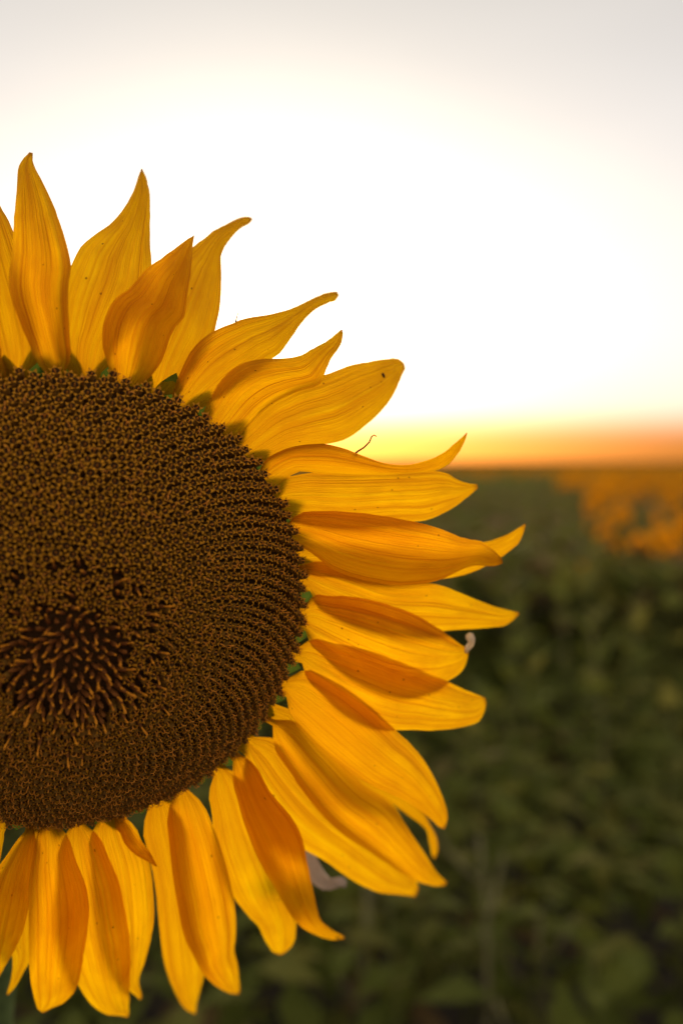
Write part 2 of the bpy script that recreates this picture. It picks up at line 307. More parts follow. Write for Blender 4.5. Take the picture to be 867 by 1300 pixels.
# ---- ray petals, traced in the plane of the flower head (mm), two edges from claw to tip
TRACED_PETALS = [
 (-1,-0.35,-0.7,0.12,
  [-16.6,77.1,-19.3,81.4,-21.4,85.8,-22.9,90.4,-24.2,94.8,-25.5,99.1,-26.7,103.2,-27.6,107.3,-28.3,111.3,-28.8,115.1,-29.0,118.7,-28.9,122.3,-28.6,125.6,-28.2,128.7,-27.8,131.6,-27.4,134.4,-27.1,136.8],
  [-12.1,77.7,-8.5,81.7,-7.4,86.6,-7.7,91.6,-8.4,96.4,-9.5,101.0,-10.9,105.3,-12.4,109.4,-14.0,113.3,-15.6,117.0,-17.2,120.5,-19.2,123.7,-21.0,126.7,-22.3,129.7,-23.7,132.5,-25.4,134.8,-27.1,136.8]),
 (1,-0.3,-0.7,0.14,
  [-5.2,77.7,-8.6,82.3,-11.3,87.1,-13.4,92.0,-15.2,96.8,-16.4,101.7,-16.3,106.5,-15.6,111.1,-15.4,115.6,-15.2,119.9,-15.0,124.0,-14.7,127.9,-14.5,131.7,-14.5,135.2,-14.1,138.4,-12.6,141.2,-10.9,143.3],
  [-1.1,78.3,0.7,83.5,1.1,88.8,0.9,94.0,0.8,99.0,1.1,103.9,1.9,108.5,1.1,112.9,-0.0,117.1,-1.3,121.1,-2.6,124.9,-4.1,128.4,-5.7,131.7,-7.2,134.8,-8.8,137.6,-9.7,140.4,-9.8,143.1]),
 (-1,-0.35,-0.7,0.12,
  [2.6,77.4,-1.0,82.4,-2.4,88.2,-1.8,94.0,-1.2,99.5,0.4,104.7,2.6,109.5,5.1,113.9,8.7,117.2,12.5,119.9,16.0,122.7,18.8,125.9,21.2,129.2,23.2,132.5,24.7,135.7,25.9,138.8,27.3,141.5],
  [8.7,77.6,12.8,81.5,16.3,85.9,19.8,90.1,23.0,94.2,25.7,98.5,27.3,103.2,27.6,107.9,27.7,112.5,27.8,116.9,28.2,121.1,28.6,125.0,29.1,128.8,29.3,132.4,29.1,135.8,28.6,138.8,27.6,141.5]),
 (1.1,-0.25,-0.75,0.16,
  [16.4,74.5,13.4,78.5,11.4,82.9,10.6,87.6,11.1,92.2,12.5,96.3,15.0,99.8,18.4,102.2,21.4,104.9,23.8,107.8,26.7,110.0,29.7,111.9,32.4,113.8,35.0,115.5,37.4,117.2,39.7,118.6,41.9,119.9],
  [19.0,73.8,22.9,75.7,26.3,78.3,28.7,81.6,30.2,85.3,31.6,88.9,33.4,92.1,35.9,94.6,36.8,98.0,37.4,101.2,38.2,104.3,39.0,107.3,39.6,110.1,40.2,112.7,40.6,115.3,41.2,117.6,41.8,119.6]),
 (-1.5,-0.35,-0.7,0.12,
  [24.4,72.5,22.4,78.7,22.6,85.0,24.0,90.9,26.1,96.5,28.8,101.5,32.0,106.1,35.7,110.0,39.5,113.4,43.7,116.1,47.7,118.7,51.4,121.3,55.2,123.2,58.9,124.9,62.4,126.4,65.8,127.4,68.9,127.1],
  [28.6,71.4,34.3,72.7,38.1,77.1,41.8,81.2,45.1,85.5,47.7,90.1,49.5,94.8,50.8,99.6,51.7,104.2,52.4,108.6,53.0,112.9,55.3,116.3,58.0,119.1,60.9,121.5,63.8,123.3,66.8,124.5,69.0,126.3]),
 (0,-0.3,-0.6,0.14,
  [32.4,68.7,34.0,75.0,36.2,81.0,39.8,86.0,44.6,89.6,49.9,91.8,55.2,93.7,60.5,94.7,65.7,95.3,70.6,96.1,75.3,97.0,79.7,98.3,83.8,99.6,87.7,100.9,91.5,101.8,95.0,102.4,98.2,102.4],
  [35.1,67.5,41.1,67.9,46.5,70.0,51.5,72.7,56.3,75.4,60.8,78.2,65.2,80.9,69.6,83.0,73.0,86.4,76.3,89.5,79.5,92.5,82.9,94.9,86.5,96.7,90.1,97.8,93.5,98.6,96.7,99.3,99.1,101.0]),
 (1.3,-0.22,-0.55,0.18,
  [42.6,62.0,43.3,67.2,44.9,72.0,47.6,76.1,51.2,79.3,55.2,81.5,59.6,82.3,63.9,82.6,68.1,82.6,72.1,82.8,75.8,83.5,79.2,84.9,82.4,86.2,85.5,87.3,88.2,88.7,90.8,90.0,93.1,91.1],
  [48.5,58.7,53.1,59.8,56.8,62.4,59.9,65.7,63.4,68.2,67.1,70.1,71.0,71.5,74.7,72.7,78.4,73.4,81.8,74.5,83.6,77.4,85.4,80.1,87.5,82.5,89.8,84.3,91.8,86.3,93.2,88.5,93.4,90.8]),
 (0,-0.22,-0.4,0.14,
  [52.1,53.6,55.0,59.4,58.7,64.6,63.1,68.8,68.3,71.7,73.7,73.9,79.1,75.2,84.4,76.3,89.4,77.6,94.2,78.9,98.9,79.6,103.5,80.0,107.8,80.3,111.9,80.4,115.7,80.3,119.2,79.8,121.9,78.1],
  [55.8,49.9,61.9,50.2,67.7,51.4,73.2,53.2,78.7,53.7,84.1,53.9,89.3,54.3,94.2,55.3,98.7,57.0,102.9,59.0,106.9,61.0,110.5,63.2,113.6,65.7,116.2,68.5,118.4,71.3,120.4,74.0,122.5,76.1]),
 (1.2,-0.05,-0.05,0.3,
  [60.6,45.0,63.2,50.9,68.4,54.7,74.4,56.3,80.4,56.7,86.2,55.7,91.5,53.8,96.6,51.9,101.6,50.3,106.6,49.6,111.5,49.7,116.0,50.7,120.2,51.9,124.0,53.5,127.2,55.7,130.1,57.8,132.5,60.0],
  [62.8,41.8,68.7,44.1,74.2,46.5,80.2,45.9,86.0,45.5,91.7,45.3,97.1,45.3,102.4,45.5,107.4,45.8,112.3,45.9,117.0,46.1,121.4,46.4,125.3,47.9,128.3,50.5,130.4,53.6,132.0,56.7,132.8,59.7]),
 (0,-0.1,-0.08,0.12,
  [65.6,37.5,69.3,43.1,75.4,45.4,81.8,45.5,88.0,45.3,94.0,45.1,99.8,44.9,105.4,44.7,110.7,44.6,115.9,44.5,120.9,44.4,125.6,44.3,129.9,43.4,133.6,41.4,137.3,39.8,140.8,38.7,144.1,38.2],
  [67.1,34.0,72.5,30.2,78.6,28.0,84.8,27.1,90.8,26.5,96.7,26.5,102.4,26.8,107.8,26.9,113.1,26.8,118.1,26.4,123.0,26.3,127.5,27.4,131.6,28.9,135.3,30.7,138.6,32.8,141.6,34.8,144.3,36.7]),
 (1.4,-0.05,-0.08,0.2,
  [70.4,27.9,76.1,31.9,82.8,33.1,89.5,33.1,96.0,32.7,102.3,32.0,108.2,30.9,114.0,29.6,119.4,28.1,124.5,26.3,129.3,24.3,133.8,22.4,138.3,21.0,142.6,20.1,146.2,18.0,149.2,15.5,151.8,13.2],
  [71.0,26.2,76.2,21.2,81.5,16.7,86.8,12.4,92.9,9.9,99.0,8.1,105.1,6.9,111.0,6.4,116.8,6.5,122.3,6.8,127.4,7.8,132.2,9.5,136.7,10.9,141.2,11.3,145.4,10.6,149.3,10.2,152.8,11.0]),
 (-1.6,-0.1,0.05,0.12,
  [75.1,20.8,82.5,21.3,89.7,21.4,96.7,21.3,103.4,20.6,109.9,19.7,116.2,18.6,122.2,17.7,128.0,16.9,133.6,16.3,139.0,16.0,144.2,16.2,149.0,16.6,153.5,17.7,157.6,19.2,161.1,21.3,164.1,23.3],
  [79.0,12.0,86.4,9.3,93.5,6.6,100.5,4.2,107.5,2.5,114.4,1.6,121.1,1.3,127.6,1.4,133.8,2.0,139.7,2.9,145.2,4.5,150.2,6.8,154.6,9.5,158.7,12.3,162.1,15.3,163.9,19.1,164.5,23.0]),
 (-0.4,-0.1,-0.08,0.12,
  [78.1,12.0,85.2,12.9,92.8,11.4,99.9,8.8,106.5,5.4,113.3,3.5,120.2,2.5,126.8,2.0,133.0,0.4,138.6,-2.2,143.9,-4.7,148.8,-7.3,153.6,-9.6,158.2,-11.7,162.6,-13.4,166.7,-14.9,170.5,-16.1],
  [79.9,5.3,84.1,-1.7,90.3,-6.6,97.2,-10.1,104.3,-12.6,111.2,-14.8,118.0,-16.5,124.6,-17.9,131.0,-18.8,137.2,-19.3,143.2,-19.6,148.9,-20.0,154.3,-20.4,159.4,-20.8,164.1,-21.2,168.2,-19.7,171.5,-17.3]),
 (0.5,-0.1,-0.08,0.12,
  [78.7,-3.0,82.7,1.1,88.6,1.5,94.4,1.2,99.9,-0.0,105.1,-1.6,110.0,-3.5,114.7,-5.5,119.1,-7.6,123.2,-9.8,127.1,-12.2,130.6,-14.5,134.0,-16.8,137.0,-19.2,139.8,-21.5,142.5,-23.5,145.0,-25.2],
  [79.0,-8.9,82.0,-15.3,86.3,-20.5,91.1,-25.0,96.2,-28.9,101.4,-32.2,106.7,-35.0,112.1,-37.3,117.4,-39.0,122.6,-39.8,127.7,-39.8,132.6,-39.3,137.1,-38.1,141.1,-36.4,144.4,-34.0,145.7,-30.5,145.9,-27.0]),
 (1.1,-0.1,-0.08,0.12,
  [77.4,-17.4,83.3,-14.7,90.1,-15.5,96.7,-16.8,102.9,-18.7,108.6,-21.2,114.1,-23.8,119.3,-26.6,124.2,-29.3,128.8,-32.1,133.3,-34.7,137.5,-37.2,141.6,-39.6,145.4,-41.8,149.1,-43.7,152.5,-45.5,155.6,-47.2],
  [78.1,-21.4,81.5,-28.5,86.4,-34.5,91.7,-39.7,97.5,-44.1,103.7,-47.5,109.8,-50.3,116.1,-52.4,122.3,-53.4,128.1,-54.9,133.8,-56.1,139.2,-57.1,144.4,-57.7,149.4,-58.0,154.0,-57.4,156.0,-53.7,156.4,-49.8]),
 (1.7,-0.1,-0.1,0.15,
  [73.8,-28.9,81.2,-26.4,90.1,-29.4,97.7,-34.4,104.4,-40.1,110.4,-46.3,115.9,-52.4,121.4,-58.2,126.4,-64.0,130.8,-69.9,134.6,-75.8,138.0,-81.7,140.9,-87.3,143.6,-92.7,145.8,-97.9,147.2,-103.0,147.4,-107.8],
  [73.2,-33.4,76.1,-41.5,80.7,-48.5,86.3,-54.4,91.9,-59.9,97.5,-65.1,103.0,-70.1,108.5,-74.6,114.2,-78.4,119.6,-82.3,124.5,-86.2,129.1,-90.1,133.2,-94.1,136.7,-98.1,140.0,-102.0,143.0,-105.6,146.3,-108.2]),
 (-1.6,-0.12,-0.1,0.1,
  [76.8,-44.5,84.1,-53.0,91.1,-61.2,98.2,-68.9,105.2,-76.3,112.1,-83.3,119.4,-89.4,127.0,-94.6,133.8,-100.2,139.7,-106.3,144.9,-112.6,148.8,-119.2,152.6,-125.6,155.9,-131.6,158.5,-137.6,159.8,-143.5,159.8,-149.0],
  [74.0,-47.3,80.0,-56.5,86.0,-65.5,92.3,-73.8,98.8,-81.5,106.0,-88.2,114.4,-92.6,122.3,-97.1,128.6,-103.2,134.6,-109.2,140.2,-115.0,145.6,-120.5,149.8,-126.4,152.4,-132.9,154.7,-138.9,156.8,-144.6,159.4,-149.4]),
 (0.5,-0.1,-0.1,0.14,
  [69.5,-44.6,79.7,-48.0,87.8,-56.3,95.4,-64.5,102.4,-72.9,109.7,-80.4,117.7,-86.8,123.7,-94.5,128.6,-102.6,133.2,-110.4,137.9,-117.8,142.3,-124.8,146.5,-131.5,150.3,-137.8,154.1,-143.7,158.0,-148.9,161.6,-153.5],
  [69.2,-46.2,71.9,-57.6,77.4,-67.8,83.2,-77.4,89.3,-86.4,95.7,-94.7,102.4,-102.3,109.5,-109.1,116.1,-115.8,122.4,-122.3,128.3,-128.7,133.9,-134.8,139.4,-140.4,144.9,-145.3,150.3,-149.6,155.7,-153.2,160.9,-155.9]),
 (-0.5,-0.1,-0.1,0.12,
  [62.6,-52.4,72.4,-56.2,79.7,-64.3,86.3,-72.6,92.5,-80.9,98.3,-89.0,104.3,-96.5,110.4,-103.5,116.3,-110.1,122.0,-116.6,127.3,-122.8,132.2,-128.9,136.6,-134.9,140.7,-140.6,144.3,-146.1,147.1,-151.6,149.4,-156.6],
  [60.5,-57.1,60.8,-68.6,64.5,-79.1,69.7,-88.7,75.9,-97.2,83.0,-104.6,90.2,-111.4,97.2,-117.8,103.2,-124.7,109.1,-131.3,115.0,-137.3,120.8,-142.8,126.7,-147.7,132.8,-151.6,138.6,-155.1,143.8,-158.6,148.5,-161.8]),
 (1.2,-0.08,-0.12,0.18,
  [57.6,-57.1,64.0,-63.8,68.8,-72.1,74.4,-79.6,79.4,-87.1,82.7,-95.2,84.9,-103.4,86.9,-111.3,88.9,-118.9,90.9,-126.2,92.9,-133.2,94.7,-139.8,97.0,-145.9,100.3,-151.1,103.8,-155.7,107.4,-159.8,110.6,-163.5],
  [55.6,-58.4,56.3,-68.6,58.2,-78.2,60.9,-87.4,64.0,-96.2,67.5,-104.5,71.1,-112.3,74.7,-119.9,78.1,-127.2,81.4,-134.2,84.9,-140.7,88.9,-146.6,93.2,-151.7,97.6,-156.3,101.8,-160.4,106.3,-163.6,111.0,-165.4]),
 (-0.4,-0.1,-0.12,0.12,
  [53.3,-63.6,60.7,-70.1,65.7,-78.6,70.0,-87.2,73.7,-95.7,77.1,-104.0,80.3,-112.1,82.9,-120.1,85.0,-127.9,86.7,-135.5,88.1,-142.7,89.0,-149.8,89.6,-156.5,90.4,-162.8,90.8,-168.7,89.6,-174.1,86.2,-177.4],
  [49.7,-65.4,48.6,-75.0,49.2,-84.3,50.3,-93.4,51.9,-102.1,54.3,-110.3,56.8,-118.2,59.3,-125.8,62.3,-132.8,65.7,-139.4,69.1,-145.6,72.7,-151.3,75.0,-157.2,77.1,-162.9,79.4,-168.1,81.7,-172.8,84.6,-176.6]),
 (0.6,-0.1,-0.14,0.14,
  [39.0,-69.8,45.4,-78.9,50.0,-88.7,53.2,-98.7,55.8,-108.6,58.0,-118.3,60.0,-127.6,61.4,-136.7,62.4,-145.5,63.0,-154.0,63.4,-162.1,65.2,-169.7,66.6,-176.9,67.7,-183.8,68.8,-190.3,69.8,-196.2,70.7,-201.7],
  [35.4,-70.3,33.4,-81.7,33.6,-92.9,34.8,-103.7,36.3,-114.1,37.9,-124.2,39.5,-134.0,41.7,-143.2,44.6,-151.9,47.2,-160.3,49.7,-168.4,52.6,-175.9,55.8,-182.8,59.2,-189.1,62.6,-195.0,66.2,-200.1,70.3,-204.1]),
 (-0.7,-0.12,-0.14,0.12,
  [32.9,-75.0,39.5,-86.9,43.0,-100.0,45.7,-112.8,47.8,-125.3,49.6,-137.5,51.4,-149.2,52.8,-160.6,53.6,-171.6,54.0,-182.2,54.3,-192.4,54.3,-202.0,54.4,-211.2,54.6,-219.9,55.1,-228.0,55.8,-235.6,56.5,-242.4],
  [27.6,-74.8,25.7,-88.6,27.3,-102.1,29.5,-115.0,30.9,-127.7,32.1,-140.0,33.4,-151.8,34.8,-163.2,36.6,-174.2,38.7,-184.6,41.0,-194.5,43.4,-203.9,45.6,-212.9,47.9,-221.3,50.3,-229.1,53.0,-236.2,55.4,-242.6]),
 (0,-0.1,-0.14,0.14,
  [15.4,-77.7,21.0,-84.9,24.9,-92.8,27.2,-101.1,28.1,-109.4,28.8,-117.5,29.3,-125.3,29.3,-132.8,28.8,-140.0,28.2,-147.0,27.6,-153.6,26.8,-159.9,25.8,-165.8,25.3,-171.5,25.7,-176.8,26.5,-181.7,27.2,-186.2],
  [10.0,-78.7,6.8,-87.4,6.8,-96.4,7.5,-105.2,8.3,-113.6,9.2,-121.8,10.0,-129.7,10.9,-137.3,12.0,-144.7,13.3,-151.6,14.8,-158.2,16.5,-164.5,18.2,-170.4,20.2,-175.8,22.7,-180.7,24.7,-185.3,26.4,-189.6]),
 (1.3,-0.06,0,0.2,
  [17.4,-77.4,18.5,-78.9,19.6,-80.3,20.6,-81.7,21.5,-83.1,22.4,-84.4,23.2,-85.8,24.0,-87.0,24.7,-88.3,25.4,-89.5,26.1,-90.7,26.7,-91.8,27.2,-92.9,27.7,-94.0,28.1,-94.9,28.5,-95.9,28.9,-96.7],
  [15.3,-80.8,15.8,-82.5,16.3,-84.2,16.8,-85.8,17.4,-87.4,18.1,-88.8,19.0,-90.0,20.0,-91.1,21.1,-92.0,22.2,-92.9,23.2,-93.7,24.2,-94.4,25.2,-95.1,26.1,-95.7,27.0,-96.2,27.8,-96.8,28.6,-97.2]),
 (0.6,-0.1,-0.14,0.14,
  [3.3,-79.4,9.0,-87.5,12.9,-96.3,15.7,-105.2,17.3,-114.1,18.6,-122.8,19.8,-131.3,20.5,-139.4,20.9,-147.3,21.1,-154.9,21.2,-162.1,21.3,-169.0,21.5,-175.6,21.6,-181.8,21.7,-187.6,21.9,-193.0,22.0,-197.9],
  [-0.1,-79.7,-3.7,-89.3,-4.7,-99.3,-5.2,-109.1,-5.1,-118.6,-4.6,-127.7,-3.8,-136.5,-2.4,-145.0,-0.8,-153.0,1.0,-160.7,3.0,-168.0,5.1,-174.9,7.5,-181.3,10.2,-187.1,13.4,-192.3,18.0,-195.5,21.4,-199.3]),
 (1.4,-0.1,-0.14,0.14,
  [-5.3,-77.9,-1.4,-85.4,1.3,-93.1,3.7,-100.7,5.2,-108.3,5.3,-115.8,4.8,-123.0,4.1,-130.0,3.4,-136.6,2.8,-143.1,2.2,-149.2,1.4,-155.0,0.2,-160.5,-1.7,-165.4,-4.5,-169.5,-8.3,-171.8,-11.3,-174.6],
  [-9.7,-78.1,-11.7,-85.8,-13.9,-93.2,-14.8,-100.6,-15.0,-107.9,-15.2,-115.0,-15.4,-121.8,-15.6,-128.4,-15.7,-134.7,-15.8,-140.8,-15.8,-146.6,-15.6,-152.1,-15.2,-157.4,-14.8,-162.3,-14.3,-167.0,-13.7,-171.3,-12.4,-175.0]),
 (-0.8,-0.1,-0.14,0.12,
  [-12.4,-80.0,-10.4,-87.7,-9.7,-95.4,-9.5,-102.8,-9.7,-110.1,-10.3,-117.1,-11.1,-123.8,-11.8,-130.3,-12.6,-136.6,-13.5,-142.5,-15.0,-148.1,-16.8,-153.3,-18.7,-158.2,-20.3,-162.9,-21.8,-167.3,-23.4,-171.3,-25.2,-174.8],
  [-14.2,-80.9,-18.4,-87.6,-22.2,-94.3,-25.0,-101.2,-26.3,-108.3,-26.9,-115.3,-26.7,-122.1,-26.0,-128.6,-25.0,-134.8,-23.8,-140.7,-22.6,-146.4,-22.5,-151.9,-22.9,-157.1,-23.5,-162.0,-24.3,-166.6,-25.1,-170.8,-25.8,-174.6]),
 (0.4,-0.1,-0.14,0.14,
  [-13.1,-80.0,-12.9,-86.6,-13.0,-93.0,-13.5,-99.2,-14.2,-105.2,-15.0,-111.0,-15.8,-116.6,-16.8,-122.0,-18.0,-127.1,-19.4,-131.9,-20.9,-136.5,-22.4,-140.8,-24.0,-144.9,-25.5,-148.7,-27.0,-152.3,-28.6,-155.5,-30.4,-158.3],
  [-15.2,-79.8,-19.1,-85.2,-22.9,-90.6,-26.0,-96.1,-28.1,-101.9,-29.6,-107.6,-30.8,-113.3,-31.7,-118.7,-32.3,-124.0,-32.6,-129.2,-32.8,-134.1,-32.8,-138.8,-32.8,-143.2,-32.7,-147.4,-32.2,-151.3,-31.5,-154.9,-30.9,-158.2]),
]

def smooth01(x): x = min(1, max(0, x)); return x * x * (3 - 2 * x)
def petal_w(r, layer, lift, curl):
    s = (r - R) / LP
    return -.0035 + lift * (r - R) + curl * max(s, 0) ** 2 * LP + layer * (.0008 + .0044 * smooth01(s * 1.5 + .1))
def densify(pts, k):
    P = [2 * pts[0] - pts[1]] + pts + [2 * pts[-1] - pts[-2]]; o = []
    for i in range(1, len(P) - 2):
        a, b, c, d = P[i - 1:i + 3]
        for q in range(k):
            t = q / k; o.append(.5 * (2 * b + (c - a) * t + (2 * a - 5 * b + 4 * c - d) * t * t + (3 * b - a - 3 * c + d) * t ** 3))
    return o + [pts[-1]]
PET = []
def petal(A, B, layer, lift, curl, cup, seed):
    r_ = random.Random(seed)
    A = densify(A, 2); B = densify(B, 2)
    m0 = (A[0] + B[0]) / 2; w0 = (A[0] - B[0]) / 2; d = m0.normalized()
    for rad, k in ((.965, .8), (.90, .55)):
        c0 = d * (R * rad) if m0.length > R * rad else m0 * (rad / 1.0)
        A.insert(0, c0 + w0 * k); B.insert(0, c0 - w0 * k)
    for i in range(len(A)):                                  # broad claws, finely uneven margins
        t = i / (len(A) - 1); md = (A[i] + B[i]) / 2; hf = (A[i] - B[i]) / 2; g_ = 1 + .75 * (1 - smooth01(t / .17))
        nz = .00022 * smooth01(t * 4); u_ = hf.normalized() if hf.length > 1e-6 else Vector((0, 0))
        A[i] = md + hf * g_ + u_ * nz * mnoise.noise(Vector((t * 22, seed, 0))); B[i] = md - hf * g_ - u_ * nz * mnoise.noise(Vector((t * 22, seed, 9)))
    n = len(A); nc = 14; mb = MB(); uvs = []
    ph = r_.uniform(0, 6.3); k1 = r_.uniform(1.2, 2.2); wv = r_.uniform(.0003, .0009); pl = r_.uniform(.00022, .00042)
    grooves = [r_.uniform(-.5, -.2), r_.uniform(.1, .5)]; tw = r_.uniform(-.0012, .0012)
    for i in range(n):
        t = i / (n - 1); wd = (A[i] - B[i]).length
        env = math.sin(math.pi * min(1, t * 1.05)) ** .7 if t < .95 else .25
        for j in range(nc + 1):
            s = 2 * j / nc - 1
            p = A[i].lerp(B[i], j / nc)
            w = petal_w(p.length, layer, lift, curl)
            w += cup * wd * (1 - s * s) * smooth01(t * 3) * (1 if t < .85 else 1 - (t - .85) * 4)
            w += env * (tw * s + wv * math.sin(ph + k1 * 6 * t + 2 * s) * s * s)
            w -= env * sum(pl * 1.6 * math.exp(-((s - g) / .13) ** 2) for g in grooves)
            w += env * pl * .5 * math.cos(s * 14 + ph)
            mb.v.append((p.x, p.y, w)); uvs.append((j / nc, t))
    c = nc + 1
    for i in range(n - 1):
        for j in range(nc): a = i * c + j; mb.f.append((a, a + 1, a + 1 + c, a + c)); mb.m.append(0)
    me = mb.mesh('petal', [M_petal])
    ul = me.uv_layers.new(name='UVMap'); li = np.empty(len(me.loops), int); me.loops.foreach_get('vertex_index', li)
    ul.data.foreach_set('uv', np.array(uvs, 'f')[li].ravel())
    o = link('petal', me, flower, HM); PET.append((o, mb.v, c)); return o
for q, (layer, lift, curl, cup, ea, eb) in enumerate(TRACED_PETALS):
    A = [Vector((ea[2 * i], ea[2 * i + 1])) / 1000 for i in range(len(ea) // 2)]; B = [Vector((eb[2 * i], eb[2 * i + 1])) / 1000 for i in range(len(eb) // 2)]
    petal(A, B, layer, lift, curl, cup, 100 + q)
# the rest of the ring, on the side turned away from the picture
def ang(q, e): return math.degrees(math.atan2(e[1], e[0])) % 360
fa = ang(0, TRACED_PETALS[0][4]); la = ang(0, TRACED_PETALS[-1][4])
k = 0; phi = fa + 5
while phi < la - 5:
    Lp = random.uniform(.060, .071); W = random.uniform(.016, .020); bend = random.uniform(-.12, .12)
    d = Vector((math.cos(math.radians(phi)), math.sin(math.radians(phi)))); s = Vector((-d.y, d.x)); A = []; B = []
    for i in range(15):
        t = i / 14; hw = W * .5 * max(.02, (.34 + 1.02 * t ** .7 - 1.36 * t ** 2.4)) * 1.35 if t < 1 else .0002
        cpt = d * (R * .985 + Lp * t) + s * (bend * Lp * t * t); A.append(cpt + s * hw); B.append(cpt - s * hw)
    petal(A, B, (-1.4, .2, 1.2, -.4)[k % 4], -.1, random.uniform(-.28, -.08), .14, 500 + k)
    phi += random.uniform(7.6, 9.6); k += 1

# small things on the petals
def on_petal(idx, u, t):
    o, v, c = PET[idx]; n = len(v) // c; i = min(n - 2, int(t * (n - 1))); j = min(c - 2, int(u * (c - 1)))
    return o, Vector(v[i * c + j])
def blob(rx, ry, rz):
    V = [(0, 0, rz)]; F = []
    for i in (1, 2, 3):
        a = math.pi * i / 4
        for k in range(8): b = 2 * math.pi * k / 8; V.append((rx * math.sin(a) * math.cos(b), ry * math.sin(a) * math.sin(b), rz * math.cos(a)))
    V.append((0, 0, -rz)); F += [(0, 1 + k, 1 + (k + 1) % 8) for k in range(8)]
    for i in (0, 1):
        for k in range(8): a = 1 + i * 8 + k; b = 1 + i * 8 + (k + 1) % 8; F.append((a, a + 8, b + 8, b))
    F += [(25, 17 + (k + 1) % 8, 17 + k) for k in range(8)]
    return V, F
for idx, u, t, rx, ry, rot, m, nm in ((7, .36, .78, .0011, .0006, -1.1, M_speck, 'brown_speck'), (19, .45, .95, .0011, .0005, -.5, M_speck, 'brown_speck'),):
    o, p = on_petal(idx, u, t); mb = MB(); mb.add(*blob(rx, ry, .0003), 0, Matrix.Rotation(rot, 4, 'Z')); link(nm, mb.mesh(nm, [m]), o, Matrix.Translation(p + Vector((0, 0, .0003))))
def vein(idx, pts, r0, r1, m, nm):
    o = PET[idx][0]; mb = MB(); n = len(pts); mb.add(*tube(pts, [r0 + (r1 - r0) * i / (n - 1) for i in range(n)], 6)); link(nm, mb.mesh(nm, [m]), o)
vein(8, [(0.0913, 0.0521, -0.0014), (0.0931, 0.0538, -0.0013), (0.0951, 0.0551, -0.0012), (0.0969, 0.0570, -0.0012), (0.0976, 0.0589, -0.0012), (0.0984, 0.0594, -0.0013), (0.0993, 0.0589, -0.0013)], 0.00035, 0.00018, M_weedstem, 'tendril')
vein(5, [(0.0542, 0.0928, -0.0212), (0.0546, 0.0942, -0.0224), (0.0557, 0.0966, -0.0246)], 0.0003, 0.0001, M_hair, 'hair')
vein(13, [(0.1445, -0.0268, -0.0134), (0.1457, -0.0250, -0.0136), (0.1465, -0.0235, -0.0132), (0.1463, -0.0215, -0.0126), (0.1450, -0.0196, -0.0122)], 0.0009, 0.0017, M_cream, 'dry_tip')
DRY = ((0.0803, -0.1150), (0.1119, -0.1492))

V, F = leaf_shape(1, .40, 14, 6, .25, .25, .07, 77); d0 = Vector(DRY[0]); d1 = Vector(DRY[1]); dl = (d1 - d0).length
mb = MB(); mb.add(V, F); mb.add(*tube([(-.35, 0, -.12), (-.15, 0, -.04), (.05, 0, .0)], [.02, .018, .012], 5))
tag(link('dry_leaf', mb.mesh('dry_leaf', [M_paleleaf]), flower, HM @ Matrix.Translation((d0.x, d0.y, -.042)) @ Matrix.Rotation(math.atan2(d1.y - d0.y, d1.x - d0.x), 4, 'Z') @ Matrix.Rotation(.5, 4, 'X') @ Matrix.Scale(dl * 1.08, 4)), 'pale papery dead leaf behind the petals')

# bracts: two rings of pointed green scales under the petals
bm_ = []
for q in range(4):
    V, F = leaf_shape(.0100, .0080, 8, 3, droop=.12 + .08 * q, fold=.18, wav=.01, seed=q, base=.62)
    mb = MB(); mb.add(V, F); bm_.append(mb.mesh('bract', [M_bract]))
bases = sorted(math.atan2(e4[1] + e5[1], e4[0] + e5[0]) for _, _, _, _, e4, e5 in TRACED_PETALS)
gaps = [(a_ + b_) / 2 for a_, b_ in zip(bases, bases[1:])]
gaps += [math.radians(fa + 2.0), math.radians(fa + 7)]
for t in gaps:
    Mx = Matrix.Rotation(t, 4, 'Z') @ Matrix.Translation((R * .955, 0, -.0065)) @ Matrix.Rotation(random.uniform(.05, .2), 4, 'Y') @ Matrix.Scale(random.uniform(.95, 1.2), 4)
    link('bract', bm_[random.randrange(4)], flower, HM @ Mx)
for q in range(46):
    if not fa - 10 < math.degrees(2 * math.pi * q / 46) < la: continue
    t = 2 * math.pi * (q + random.uniform(-.25, .25)) / 46; rr = R * (.955 if q % 2 else .925)
    Mx = Matrix.Rotation(t, 4, 'Z') @ Matrix.Translation((rr, 0, -.0075 if q % 2 else -.0105)) @ Matrix.Rotation(random.uniform(-.05, .10), 4, 'Y') @ Matrix.Rotation(random.uniform(-.12, .12), 4, 'Z') @ Matrix.Scale(random.uniform(.85, 1.15), 4)
    link('bract', bm_[q % 4], flower, HM @ Mx)

